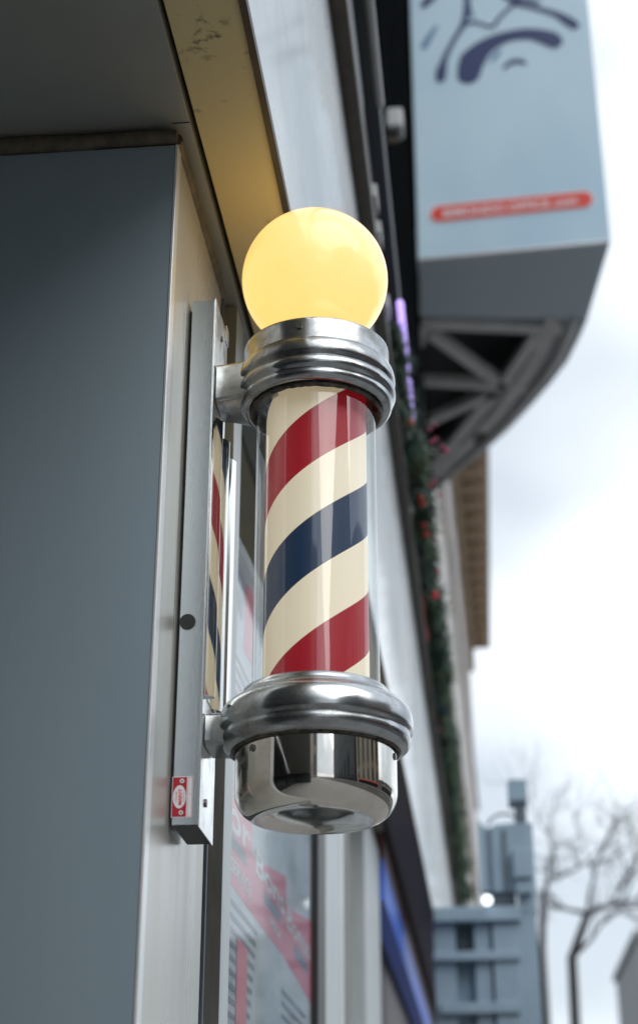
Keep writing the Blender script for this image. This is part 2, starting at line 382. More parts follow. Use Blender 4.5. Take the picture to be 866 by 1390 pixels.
# ------------------------------------------------------------------ shop window beside the pole
win = empty('shop_window', (-0.36, 3.0, 0.13), 'shop window with weathered pale frame and dark mullion seen edge-on behind the pole', 'window')
MB().box(-0.36, -0.3372, 2.10, 2.102, 0.13, 2.9645).build('frame_front', M['frame'], win)
MB().box(-0.36, -0.337, 2.1022, 2.175, 0.13, 2.9645, .001).build('frame', M['frame_w'], win)
MB().box(-0.40, -0.361, 2.036, 2.098, 0.13, 2.95).build('gap_strip', M['dark_gap'], win)
MB().box(-0.3535, -0.350, 2.05, 2.058, 0.13, 2.95).build('gasket', M['greysteel_d'], win)
MB().box(-0.3625, -0.3622, 2.176, 3.53, 0.4, 2.96).build('glass_pane', M['glass'], win)
MB().box(-0.37, -0.352, 3.53, 3.69, 0.13, 2.962).build('mullion', M['black'], win)
for y0, y1, x1, mm in ((3.69, 4.05, -.350, 'frame_w'), (4.05, 4.12, -.346, 'edge_white'), (4.12, 4.66, -.372, 'frame'), (4.66, 4.98, -.40, 'dark_gap'), (4.98, 5.72, -.352, 'frame_w')):
    MB().box(-0.42, x1, y0 + .001, y1 - .001, 0.13, 2.90 if y0 > 3.95 else 2.963, .002).build('door_jamb', M[mm], win)
MB().box(-1.6, -1.55, 2.2, 3.6, 0.13, 2.96).build('back_board', M['dark_gap'], win)
MB().box(-1.6, -0.36, 2.2, 3.53, 0.13, 0.39).build('stall_riser', M['frame'], win)

# poster behind the glass
post = empty('poster', (-0.367, 2.9, 1.5), 'pale shop poster with pink lettered band taped inside the window below the pole', 'poster')
XP = -0.3675
def pq(name, pts, mm, k):
    m_ = MB(); m_.prism([(XP + .0004 * k, y, z) for y, z in pts], (.0003, 0, 0)); return m_.build(name, M[mm], post)
pq('sheet', [(2.18, 1.3), (3.525, 1.3), (3.525, 2.80), (3.2, 2.78), (2.18, 2.67)], 'poster', 0)
pq('pink_band', [(2.18, 2.125), (3.05, 2.122), (3.525, 2.10), (3.525, 2.275), (3.08, 2.222), (3.062, 2.222), (3.055, 2.276), (2.66, 2.222), (2.585, 2.216), (2.58, 2.285), (2.18, 2.285)], 'pink', 1)
def word(s_, y0, z0, h_, w_, mm='paper_w', k=2, name='lettering'):
    return text(name, s_, M[mm], post, (XP + .0004 * k + .0004, y0, z0), (0, 1, 0), (0, 0, 1), h_, w_, 0.0003, .02)
word('Bor', 2.20, 2.206, .05, .36)
word('Bons', 2.63, 2.196, .042, .40)
word('Bonus', 3.07, 2.182, .042, .42)
pq('tag_box', [(2.20, 2.178), (2.52, 2.182), (2.52, 2.20), (2.20, 2.20)], 'ink', 2)
pq('tag_box', [(2.74, 2.168), (2.98, 2.172), (2.98, 2.192), (2.74, 2.188)], 'ink', 2)
pq('tag_box', [(3.2, 2.150), (3.45, 2.150), (3.45, 2.172), (3.2, 2.172)], 'ink', 2)
word('SERVICE', 2.36, 2.145, .022, .22); word('PRIX', 2.82, 2.142, .018, .17)
for k in range(9):
    z = 2.098 - k * .020
    pq('ruled_line', [(2.20, z), (2.66 - .01 * k, z), (2.66 - .01 * k, z + .008), (2.20, z + .008)], 'ink', 2)
pq('pink_tab', [(2.44, 1.90), (2.55, 1.90), (2.55, 2.06), (2.44, 2.06)], 'pink', 3)
for k in range(5):
    z = 2.055 - k * .022
    pq('ruled_line', [(3.0, z), (3.4, z), (3.4, z + .008), (3.0, z + .008)], 'ink', 2)
for k in range(5):
    z = 2.70 - k * .012
    pq('ruled_line', [(2.20, z - .05), (3.1, z + .02), (3.1, z + .024), (2.20, z - .046)], 'ink', 1)
pq('pink_tab', [(2.45, 2.52), (2.56, 2.53), (2.56, 2.66), (2.45, 2.64)], 'pink', 2)
pq('pink_tab', [(2.22, 2.33), (2.28, 2.33), (2.28, 2.36), (2.22, 2.36)], 'pink', 2)
word('ABRI', 2.28, 2.56, .04, .14, 'ink')
for k in range(7): pq('ruled_line', [(2.36, 2.36 + k * .02), (2.52, 2.362 + k * .02), (2.52, 2.368 + k * .02), (2.36, 2.366 + k * .02)], 'ink', 2)

# ------------------------------------------------------------------ barber pole
PX, PY = -0.1855, 1.832
BX, BY0, BY1 = -0.315, 1.784, 1.872
pole = empty('barber_pole', (PX, PY, 2.07), 'barber pole with lit cream globe, red and blue spiral stripes and worn chrome collars', 'barber pole')
MB().box(XW + .0005, XW + .0042, BY0 + .012, BY1 - .004, 2.09, 2.77).build('shadow_strip', M['black'], pole)  # black strip added to draw the shadow line beside the box
box = MB().box(XW + .0045, BX - .0012, BY0, BY1 + .011, 2.076, 2.779, .0006).build('mounting_box', M['bracket'], pole)
MB().box(XW + .0058, BX - .0024, BY0 + .0014, BY1 + .009, 2.0752, 2.0757).build('underside_shade', M['black'], box)  # no real opening: black sheet paints the shade on the closed underside
MB().box(BX - .0011, BX, BY0 + .0004, BY1 + .012, 2.074, 2.782, .0004).build('side_plate', M['steel'], pole)
MB().disc(((P(255, 844, Y=BY0)).x, BY0, 2.323), (0, -1, 0), .0098, .0015, 32).build('hole_plug', M['black'], box, 35)
def screw(c, nrm, r, par):
    s_ = MB().disc(c, nrm, r, r * .45, 20); o = s_.build('screw', M['screw'], par, 40); return o
screw((BX, 1.822, 2.110), (1, 0, 0), .0048, pole); screw((BX, 1.838, 2.750), (1, 0, 0), .004, pole)
MB().box(BX - .002, BX + .0015, 1.868, 1.888, 2.765, 2.79, .0006).build('clip', M['cast'], pole)
# maker's label on the box (reads upwards)
lx0, lx1, lz0, lz1 = -0.3475, -0.3235, 2.0845, 2.1325
lab = MB().box(lx0, lx1, BY0 - .0004, BY0 - .0001, lz0, lz1).build('maker_label', M['paper_w'], box)
MB().box(lx0 + .0008, lx0 + .0172, BY0 - .0007, BY0 - .0005, lz0 + .001, lz1 - .001).build('red_field', M['labelred'], lab)
MB().disc((lx0 + .009, BY0 - .0008, (lz0 + lz1) / 2), (0, -1, 0), .0135, .0002, 40, sx=.56).build('white_oval', M['paper_w'], lab)
for dz in (.0045, -.0045):
    pass
for zc in (lz0 + .0055, lz1 - .0055):
    MB().disc((lx0 + .0115, BY0 - .0008, zc), (0, -1, 0), .0027, .0006, 20).build('rivet', M['edge_white'], lab)
    MB().disc((lx0 + .0115, BY0 - .0015, zc), (0, -1, 0), .0011, .0002, 12).build('rivet_core', M['screw'], lab)
up_, rt_ = (-1, 0, 0), (0, 0, 1)      # reads upwards
text('lettering', 'MARVY', M['signred'], lab, (lx0 + .0122, BY0 - .00105, lz0 + .0145), rt_, up_, .0045, .019, .0001, .03)
text('lettering', 'WILLIAM', M['signred'], lab, (lx0 + .0062, BY0 - .00105, lz0 + .018), rt_, up_, .0016, .012, .0001, .01)
text('lettering', 'COMPANY', M['signred'], lab, (lx0 + .0148, BY0 - .00105, lz0 + .018), rt_, up_, .0014, .012, .0001, .01)
rl = MB()
for xx in (lx0 + .0185, lx0 + .0232): rl.box(xx, xx + .0003, BY0 - .0006, BY0 - .00045, lz0 + .001, lz1 - .001)
for zc in (lz0 + .0012, (lz0 + lz1) / 2 + .003, lz1 - .0015): rl.box(lx0 + .0188, lx0 + .0231, BY0 - .0006, BY0 - .00045, zc, zc + .0003)
rl.build('ruled_box', M['signred'], lab)
# polished fluted back plate between the arms
fl = MB()
for yc in (1.7995, 1.8585, 1.9175):
    cur = [(BX + .0003, yc - .0145)]
    for k in range(14):
        ph = R(47 - 24 * k / 13); x_, y_ = cur[-1]; cur.append((x_ + .0014 * math.sin(ph), y_ + .0014 * math.cos(ph)))
    for k in range(1, 9):
        ph = R(23 - 11 * k); x_, y_ = cur[-1]; cur.append((x_ + .0006 * math.sin(ph), y_ + .0006 * math.cos(ph)))
    cur.append((BX + .0003, cur[-1][1] + .002))
    pts = [(x_, y_, 2.232) for x_, y_ in cur]
    fl.prism(pts, (0, 0, .372))
fl.box(BX + .0001, BX + .0012, 1.812, 1.94, 2.232, 2.604)
fl.build('fluted_back_plate', M['mirror'], pole, 50)

def collar(name, prof, arm, lip=None, zk=None):
    if zk: prof = [(r_, z_ if z_ > zk[0] else zk[0] - (zk[0] - z_) * zk[1]) for r_, z_ in prof]
    m_ = MB().lathe((PX, PY), prof, 128)
    z0, z1, wz0, wz1 = arm
    a = [(BX + .001, PY - .034, z0), (BX + .001, PY + .034, z0), (BX + .001, PY + .034, z1), (BX + .001, PY - .034, z1)]
    b_ = [(PX - .055, PY - .070, wz0), (PX - .055, PY + .070, wz0), (PX - .055, PY + .070, wz1), (PX - .055, PY - .070, wz1)]
    n0 = len(m_.bm.edges)
    # flared web in a few stations for a smooth fillet
    st = 10; rings = []
    for i in range(st + 1):
        u = i / st; s_ = u ** 1.6
        hw = .032 + .050 * s_; za = z0 + (wz0 - z0) * s_; zb = z1 + (wz1 - z1) * s_
        x_ = BX + .001 + (PX - .045 - BX) * u; rr = .006
        ring = []
        for cy, cz, a0 in ((1, 1, 0), (-1, 1, 90), (-1, -1, 180), (1, -1, 270)):
            for k in range(4):
                an = R(a0 + 30 * k)
                ring.append(m_.bm.verts.new((x_, PY + cy * (hw - rr) + rr * math.cos(an), (za if cz < 0 else zb) - cz * rr + rr * math.sin(an))))
        rings.append(ring)
    for A, B in zip(rings, rings[1:]):
        for k in range(16): m_.bm.faces.new((A[k], A[(k + 1) % 16], B[(k + 1) % 16], B[k]))
    m_.bm.faces.new(rings[0][::-1]); m_.bm.faces.new(rings[-1])
    return m_.build(name, M['cast'], pole, 45)
up = collar('upper_collar', [(.066, 2.716), (.0945, 2.7165), (.0962, 2.715), (.0966, 2.712), (.0966, 2.688), (.0972, 2.6855), (.0995, 2.684), (.1025, 2.679), (.1040, 2.671), (.1043, 2.664),
      (.1036, 2.659), (.1010, 2.656), (.1008, 2.6535), (.1030, 2.651), (.1044, 2.646), (.1044, 2.641), (.1030, 2.6365), (.1000, 2.634), (.0990, 2.6315), (.0998, 2.628), (.0990, 2.6225), (.0955, 2.6185),
      (.0900, 2.6165), (.0860, 2.6175), (.0845, 2.622), (.0845, 2.700), (.066, 2.701), (.066, 2.716)], (2.634, 2.690, 2.629, 2.680), zk=(2.684, .85))
lp = MB().lathe((PX, PY), [(.0852, 2.6285), (.0872, 2.6235), (.0845, 2.6205), (.0812, 2.6225), (.0808, 2.650), (.0838, 2.650)], 96)
for v in lp.bm.verts: v.co += Vector((random.uniform(-1, 1), random.uniform(-1, 1), random.uniform(-1, 1))) * .0006
lp.build('grimy_lip', M['cast_dirty'], up, 60)
screw((PX - .012, PY - .0962, 2.702), (-.1, -1, 0), .0036, up)
lo = collar('lower_collar', [(.079, 2.243), (.0865, 2.2435), (.0885, 2.242), (.0895, 2.238), (.0925, 2.2335), (.0975, 2.2295), (.1060, 2.225), (.1120, 2.2195), (.1150, 2.2125), (.1162, 2.2040), (.1162, 2.196),
      (.1155, 2.1925), (.1125, 2.1900), (.1118, 2.1880), (.1128, 2.1850), (.1128, 2.1805), (.1105, 2.1745), (.1060, 2.1705), (.1010, 2.1690), (.0985, 2.1705), (.0970, 2.175), (.079, 2.176), (.079, 2.243)], (2.174, 2.214, 2.176, 2.206))
MB().lathe((PX, PY), [(.0966, 2.174), (.1000, 2.1735), (.1008, 2.1695), (.0992, 2.1665), (.0964, 2.1668), (.0966, 2.174)], 96).build('grimy_lip', M['cast_dirty'], lo, 60)
cup = [(.0955, 2.1745), (.0957, 2.166), (.0957, 2.121)]
for k in range(1, 17):
    a = R(90 * k / 16); cup.append((.0957 - .029 + .029 * math.cos(a), 2.121 - .033 * math.sin(a)))
cup += [(.0650, 2.0884), (.0630, 2.0895), (.060, 2.0915), (.045, 2.0945), (.025, 2.0958), (.010, 2.0962), (0, 2.0962)]
cu = MB().lathe((PX, PY), cup, 128).build('cup', M['chrome'], pole, 60)
screw((PX - .066, PY - .0692, 2.158), (-.7, -.73, 0), .0042, cu)
screw((PX + .094, PY - .017, 2.158), (1, -.15, 0), .0042, cu)
# globe, glass, spiral
GZ, GR = 2.8315, 0.0995
gp = [(GR * math.sin(R(a)), GZ + GR * math.cos(R(a))) for a in range(0, 172, 2)] + [(.012, 2.70)]
gp[0] = (0, GZ + GR)
gl = MB().lathe((PX - .002, PY), gp, 96).build('globe', M['globe'], pole, 60)
MB().lathe((PX, PY), [(.0776, 2.6995), (.0776, 2.238)], 96).build('glass_tube', M['tube'], pole, 60)
sty = MB().lathe((0, 0), [(.0650, 2.70 - STR_Z), (.0650, 2.236 - STR_Z)], 128)
me_o = None
for v in sty.bm.verts: v.co += Vector((PX, PY, STR_Z))
so_ = sty.build('striped_roll', M['stripes'], pole, 60)
# put the roll's own origin on its axis so the spiral pattern is centred
sh = Vector((PX, PY, STR_Z)) - pole.location
for v in so_.data.vertices: v.co -= sh
so_.location = sh

# ------------------------------------------------------------------ upper storey along the fascia
upf = empty('upper_storey_front', (-1.0, 5.5, 3.95), 'black upper storey front above the white fascia with grey rails', 'building')
MB().box(-3.0, -0.25, 1.9, 13.2, 3.95, 16).build('wall', M['upper'], upf)
for x0, x1, z0, z1, y0, y1, mm in ((-.25, -.222, 4.02, 4.10, 1.9, 9, 'brown'), (-.25, -.205, 4.14, 4.24, 1.9, 3.2, 'greybar'), (-.25, -.215, 4.30, 4.34, 1.9, 9, 'greybar'), (-.25, -.178, 4.43, 4.52, 1.9, 8.9, 'greybar'), (-.25, -.20, 4.80, 4.84, 1.9, 9, 'brown')):
    MB().box(x0, x1, y0, y1, z0, z1, .003).build('rail', M[mm], upf)
for y in (3.45, 3.62, 4.0, 4.7, 5.5):
    MB().box(-.25, -.19, y, y + .09, 4.13, 4.17, .002).build('clip', M['palebar'], upf)
MB().box(-.249, -.235, 3.15, 3.95, 3.99, 4.012).build('pale_strip', M['palebar'], upf)
fl = empty('flood_light', (-.2, 5.4, 5.82), 'small grey flood light on the black upper wall beside the blue sign', 'light fixture')
MB().box(-.25, -.18, 5.36, 5.46, 5.85, 5.95, .01).build('housing', M['palebar'], fl); MB().box(-.26, -.2, 5.40, 5.42, 5.80, 5.86).build('bracket', M['brown'], fl)
for y0, y1, mm, lb in ((2.3, 3.06, 'palebar', 'unlit pale tube light above the fascia near the top of the picture'), (3.95, 4.27, 'neon', 'glowing violet tube light just right of the globe'),
                   (4.30, 4.36, 'neon', 'short glimpse of violet tube light between the fir sprigs'), (4.42, 4.72, 'neon', 'glowing violet tube light just above the thick part of the garland')):
    o = MB().tube([(-.156, y0, 4.11), (-.156, y0 + .01, 4.11), (-.156, y1 - .01, 4.11), (-.156, y1, 4.11)], [.008, .0105, .0105, .008], 14).build('tube_light', M[mm], None, 50)
    tag(o, lb, 'tube light', 'tube lights along the top of the fascia')

# ------------------------------------------------------------------ garland on the fascia top
gar = empty('garland', (-.16, 7.5, 3.95), 'dark green fir garland with red baubles lying along the top edge of the white fascia', 'garland')
GP = [P(a_, b_, Z=4.0) for a_, b_ in ((535, 452), (538, 500), (546, 560), (567, 600), (570, 680), (574, 760), (592, 850), (595, 930), (610, 1080), (617, 1180), (621, 1224))]
def gpath(y):
    for p, q in zip(GP, GP[1:]):
        if y <= q.y: break
    c = p.lerp(q, (y - p.y) / (q.y - p.y))
    return c + Vector((.004 * math.sin(y * 5.1), 0, .02 * math.sin(y * 2.2 + 1)))
gm = MB(); gm2 = MB()
def needle_clump(m_, c, s_, k):
    for _ in range(k):
        d = Vector((random.gauss(0, 1), random.gauss(0, 1), random.gauss(0, 1))).normalized()
        sd_ = d.orthogonal().normalized() * s_ * .09
        base = c + d * s_ * .1; tip = c + d * s_ * random.uniform(.7, 1.2)
        v_ = [m_.bm.verts.new(p) for p in (base - sd_, base + sd_, tip)]
        m_.bm.faces.new(v_)
y = GP[0].y
while y < GP[-1].y:
    r_ = .0068 * y * (1 + .22 * math.sin(y * 4.7) + .12 * math.sin(y * 9.3))
    if y < GP[3].y: r_ *= .62
    for _ in range(7):
        a = random.uniform(0, 2 * math.pi); q = r_ * math.sqrt(random.random())
        c = gpath(y) + Vector((math.cos(a) * q, random.uniform(-.03, .03), math.sin(a) * q))
        needle_clump(gm if random.random() < .6 else gm2, c, .024 + .0025 * y + (random.random() ** 4) * .045, 18)
    y += .04
gm.build('needles', M['needle'], gar, normals=False); gm2.build('inner_needles', M['needle2'], gar, normals=False)
for (px, py, r_, mm) in ((557, 573, .014, 'red'), (574, 683, .017, 'red'), (571, 675, .015, 'red'), (578, 725, .013, 'red'), (575, 712, .013, 'red'), (590, 808, .017, 'red'), (590, 577, .009, 'magenta'), (583, 583, .008, 'magenta'), (586, 600, .010, 'magenta'),
                       (591, 596, .009, 'magenta'), (605, 612, .013, 'magenta'), (600, 606, .008, 'magenta'), (588, 655, .010, 'magenta'), (583, 660, .009, 'magenta'), (595, 672, .009, 'magenta'), (590, 732, .010, 'magenta'), (594, 775, .010, 'magenta'), (566, 640, .009, 'magenta')):
    yy = P(px, py, Z=4.0).y - .10
    MB().sphere(P(px, py, Y=yy), r_ * (.72 if mm == 'red' else .8) * yy / 4.6, 12).build('bauble' if mm == 'red' else 'berry', M[mm], gar, 180)
# flags hanging over the fascia
def flag(cy, px0, py0, px1, py1, lb, with_blue):
    a = P(px0, py0, Y=cy); b_ = P(px1, py1, Y=cy + .5)
    f = empty('flag', (a.x, cy + .25, 3.7), lb, 'flag', 'small flags between fascia and garland')
    n_ = 12
    for j, mm in enumerate(('red', 'flagwhite', 'red')):
        m_ = MB(); prev = None
        for i in range(n_ + 1):
            u = i / n_; c = a.lerp(b_, u) + Vector((.004 * math.sin(u * 9), 0, 0)); wd = .015
            q = [c + Vector((wd * (j - 1.5), 0, 0)), c + Vector((wd * (j - .5), 0, 0))]
            q = [p + Vector((0, 0, .03 * math.sin(j + u * 3))) for p in q]
            cur = [m_.bm.verts.new(p) for p in q] + [m_.bm.verts.new(p + Vector((0, 0, .004))) for p in q[::-1]]
            if prev:
                for k in range(4): m_.bm.faces.new((prev[k], prev[(k + 1) % 4], cur[(k + 1) % 4], cur[k]))
            prev = cur
        m_.build('stripe', M[mm], f, 60)
    if with_blue:
        q = P(599, 950, Y=cy + .2)
        MB().box(q.x - .022, q.x + .022, q.y, q.y + .02, q.z - .05, q.z + .05, .003).build('blue_field', M['flagblue'], f)
flag(5.9, 567, 805, 574, 862, 'red and white striped flag beside the middle of the garland', False)
flag(7.2, 582, 925, 594, 985, 'red and white flag with blue field lower down the garland', True)

# ------------------------------------------------------------------ overhead blue sign on its curved bay
ZB = 7.60
A0, A1 = P(568, 350, Z=ZB), P(828, 325, Z=ZB)
sgn = empty('overhead_sign', (A0.x * .5 + A1.x * .5, A0.y + .4, ZB), 'large pale blue overhead sign with navy face drawing and red lozenge', 'sign')
rt = (A1 - A0).normalized(); nrm = rt.cross(Vector((0, 0, 1))).normalized()   # towards the viewer
if nrm.y > 0: nrm = -nrm
back0, back1 = P(570, 430, Z=ZB), P(796, 435, Z=ZB)
TOP = 12.2
m_ = MB(); m_.hexa([A0, A1, A1 - nrm * .03, A0 - nrm * .03], [p + Vector((0, 0, TOP - ZB)) for p in (A0, A1, A1 - nrm * .03, A0 - nrm * .03)]); m_.build('face', M['sign'], sgn)
q = [A0 - nrm * .031, A1 - nrm * .031, back1, back0]
MB().hexa([p + Vector((0, 0, .004)) for p in q], [p + Vector((0, 0, TOP - ZB - .01)) for p in q]).build('box', M['sign_under'], sgn)
MB().bar(A0 - nrm * .015 + Vector((0, 0, -.006)), A1 - nrm * .015 + Vector((0, 0, -.006)), .03, .012).build('bottom_edge', M['edge_white'], sgn)
def onsign(px, py, off=.004):
    a = ray(px, py); o_ = Vector((0, 0, EYE)); t_ = (A0 + nrm * off - o_).dot(nrm) / a.dot(nrm); return o_ + a * t_
def stroke(name, pts, wds, mm, off=.004):
    """printed brush stroke: centre line in the sign plane with a width at each point"""
    c = [onsign(*p, off) for p in pts]
    # smooth (Catmull-Rom)
    S_, W_ = [], []
    for i in range(len(c) - 1):
        p0, p1, p2, p3 = c[max(i - 1, 0)], c[i], c[i + 1], c[min(i + 2, len(c) - 1)]
        for k in range(8):
            t_ = k / 8
            S_.append(.5 * ((2 * p1) + (p2 - p0) * t_ + (2 * p0 - 5 * p1 + 4 * p2 - p3) * t_ ** 2 + (3 * p1 - p0 - 3 * p2 + p3) * t_ ** 3))
            W_.append(wds[i] + (wds[i + 1] - wds[i]) * t_)
    S_.append(c[-1]); W_.append(wds[-1])
    # round ends
    m_ = MB(); Lf, Rt_ = [], []
    sc_ = (A1 - A0).length / 261
    for i, p in enumerate(S_):
        d = (S_[min(i + 1, len(S_) - 1)] - S_[max(i - 1, 0)]).normalized(); sd_ = d.cross(nrm).normalized() * W_[i] * sc_ * .61
        Lf.append(m_.bm.verts.new(p + sd_)); Rt_.append(m_.bm.verts.new(p - sd_))
    for i in range(len(S_) - 1): m_.bm.faces.new((Lf[i], Rt_[i], Rt_[i + 1], Lf[i + 1]))
    for e_, w_ in ((0, W_[0]), (-1, W_[-1])):
        if w_ > 3:
            cpt = S_[e_]; d = (S_[0] - S_[1] if e_ == 0 else S_[-1] - S_[-2]).normalized(); sd_ = d.cross(nrm).normalized()
            rr = w_ * sc_ * .61
            vv = [m_.bm.verts.new(cpt + sd_ * rr * math.cos(R(a)) + d * rr * math.sin(R(a)) + nrm * .0005) for a in range(0, 181, 15)]
            m_.bm.faces.new(vv)
    return m_.build(name, M[mm], sgn, normals=False)
stroke('moustache_print', [(636, 101), (642, 80), (662, 61), (690, 49), (720, 46), (745, 52), (752, 56)], [27, 32, 22, 16, 17, 22, 20], 'navy')
stroke('line_print', [(598, 106), (599, 96), (604, 78), (616, 54), (628, 34), (634, 10), (632, -20)], [12, 13, 7, 6, 7, 9, 6], 'navy')
stroke('line_print', [(779, 34), (770, 28), (752, 18), (722, 10), (700, 4), (680, -12)], [12, 13, 8, 6, 7, 12], 'navy')
stroke('nose_print', [(630, 34), (642, 30), (655, 33), (668, 36), (676, 26), (690, 12), (704, 2)], [5, 5, 4, 5, 5, 5, 6], 'navy')
stroke('crease_print', [(576, 62), (584, 48), (592, 36)], [9, 8, 4], 'midblue')
stroke('crease_print', [(668, 80), (674, 73), (678, 68)], [6, 6, 4], 'midblue')
stroke('crease_print', [(684, 92), (694, 84), (706, 83), (714, 87)], [4, 7, 7, 3], 'navy')
stroke('crease_print', [(576, 6), (590, -8)], [10, 12], 'navy')
stroke('crease_print', [(642, 22), (636, 10), (634, 0)], [4, 5, 4], 'midblue')
stroke('crease_print', [(700, -4), (720, 1), (732, 4)], [5, 7, 4], 'navy')
stroke('lozenge_outline', [(596, 290), (660, 283.5), (725, 277), (791, 270.5)], [25, 25, 25, 25], 'signwhite', .003)
stroke('red_lozenge', [(597, 290), (660, 283.5), (725, 277), (791, 270.5)], [21, 21, 21, 21], 'signred', .006)
w0 = onsign(602, 295, .009); w1 = onsign(685, 287, .009)
text('lettering', 'BIMONDO', M['signwhite'], sgn, w0, (w1 - w0), Vector((0, 0, 1)), .062, (w1 - w0).length, 0, .02)
w0 = onsign(690, 286.5, .009); w1 = onsign(746, 281, .009)
text('lettering', 'OFFICE', M['signwhite'], sgn, w0, (w1 - w0), Vector((0, 0, 1)), .062, (w1 - w0).length, 0, .02)
w0 = onsign(750, 280.5, .009); w1 = onsign(783, 277, .009)
text('lettering', '.com', M['signwhite'], sgn, w0, (w1 - w0), Vector((0, 0, 1)), .045, (w1 - w0).length, 0, .02)
# curved steel bay behind the sign box
bay = empty('steel_bay', (.2, 10.8, ZB), 'curved grey steel canopy with triangular open truss behind and under the blue sign', 'canopy')
arcp = [(796, 435), (786, 458), (770, 490), (748, 519), (722, 549), (692, 581), (660, 610), (625, 639), (590, 668), (560, 690)]
arc = [P(a, b_, Z=ZB) for a, b_ in arcp]
ctr = Vector((-.6, 9.6, ZB))
inn = [p + (ctr - p).normalized() * .17 for p in arc]
m_ = MB()
for i in range(len(arc) - 1):
    m_.hexa([arc[i], arc[i + 1], inn[i + 1], inn[i]], [p + Vector((0, 0, .28)) for p in (arc[i], arc[i + 1], inn[i + 1], inn[i])])
m_.build('rim', M['rim'], bay)
mid = [p + (ctr - p).normalized() * .10 + Vector((0, 0, -.005)) for p in arc]
MB().tube(mid, .035, 10).build('rim_pipe', M['truss'], bay, 60)
in2 = [p + (ctr - p).normalized() * .25 + Vector((0, 0, .02)) for p in arc]
m_ = MB()
for a, b_ in zip(in2, in2[1:]): m_.bar(a, b_, .11, .06)
m_.build('inner_rim', M['truss'], bay)
m_ = MB()
topz = Vector((0, 0, .3))
poly = [back0 + Vector((-.3, 0, 0))] + inn + [inn[-1] + Vector((-.3, 0, 0))]
m_.prism([p + topz for p in poly], (0, 0, .1)); m_.build('deck', M['truss_dark'], bay)
def tb(p, q, wd=.085):
    a, b_ = P(*p, Z=ZB + .03), P(*q, Z=ZB + .03); MB().bar(a, b_, wd, .07).build('truss_beam', M['truss'], bay)
tb((572, 436), (762, 444), .12)
tb((580, 448), (681, 521)); tb((556, 515), (683, 522)); tb((730, 448), (681, 521)); tb((576, 573), (676, 528)); tb((674, 528), (585, 635), .1); tb((582, 440), (556, 480)); tb((676, 518), (720, 530), .07)
for (a, b_) in (((612, 500), (618, 497)), ((630, 503), (637, 500))):
    q = P(*a, Z=ZB + .5); MB().sphere(q, .05, 12).build('downlight', M['palebar'], bay, 180)
q = P(652, 596, Z=ZB - .012); MB().box(q.x - .05, q.x + .05, q.y - .1, q.y + .1, ZB - .02, ZB - .001, .004).build('access_hatch', M['black'], bay)
# posts that carry the bay on the building
for y in (9.9, 11.2): MB().box(-.3, -.25, y, y + .1, 6.6, ZB + .9).build('wall_post', M['truss'], bay)

# ------------------------------------------------------------------ grey steel frame beyond the garland
YS = 7.4
stf = empty('sign_gantry', (0.03, YS + .1, 2.3), 'blue-grey steel gantry with tall end post, hung panel and lit lamp', 'metal frame')
def sb_(name, x0, y0, x1, y1, mm='greysteel', dy=0.0, th=.12, bev=.004):
    a, b_ = P(x0, y1, Y=YS + dy), P(x1, y0, Y=YS + dy)
    return MB().box(a.x, b_.x, YS + dy, YS + dy + th, a.z, b_.z, bev).build(name, M[mm], stf)
sb_('post_cap', 690, 1057, 714, 1087, dy=-.02, th=.16)
sb_('post_neck', 699, 1087, 713, 1116, 'greysteel_d')
sb_('post', 704, 1116, 722, 1240)
sb_('post', 706, 1240, 727, 1400)
sb_('junction_box', 697, 1150, 720, 1191, dy=-.08, th=.07)
sb_('junction_box', 700, 1193, 722, 1212, 'greysteel', dy=-.06, th=.05)
m_ = MB()
pn = [(648, 1112), (656, 1122), (664, 1124), (672, 1119), (705, 1117), (705, 1210), (652, 1210)]
m_.prism([P(a, b_, Y=YS - .01) for a, b_ in pn], (0, .05, 0)); m_.build('hung_panel', M['greysteel'], stf)
for xx in (664, 684):
    sb_('panel_rib', xx, 1126, xx + 2, 1208, 'greysteel_d', dy=-.018, th=.007, bev=0)
sb_('dark_gap', 656, 1210.5, 700, 1228, 'greysteel_d', dy=.02)
MB().tube([P(a, b_, Y=YS) for a, b_ in ((660, 1120), (668, 1110), (678, 1105), (690, 1105), (700, 1110))], .006, 8).build('cable', M['greysteel_d'], stf, 60)
sb_('beam', 588, 1229, 706, 1251, dy=-.05, th=.2)
sb_('lower_beam', 588, 1290, 706, 1304, dy=-.04, th=.2)
sb_('bottom_beam', 598, 1360, 706, 1376, dy=-.04, th=.2)
sb_('strut', 592, 1251.5, 617, 1400); sb_('strut', 648, 1251.5, 664, 1400); sb_('strut', 674, 1251.5, 702, 1400, dy=-.02)
sb_('infill_panel', 617.5, 1254, 647.5, 1289, 'greysteel_d', dy=.08)
sb_('infill_panel', 664.5, 1252, 673.5, 1400, 'greysteel_d', dy=.08)
sb_('infill_panel', 617.5, 1304.5, 647.5, 1400, dy=.08)
lmp = P(661, 1222, Y=YS - .1)
ld = MB().sphere((lmp.x, lmp.y, lmp.z), .022, 20); ld.build('lamp', M['lamp'], stf, 180)

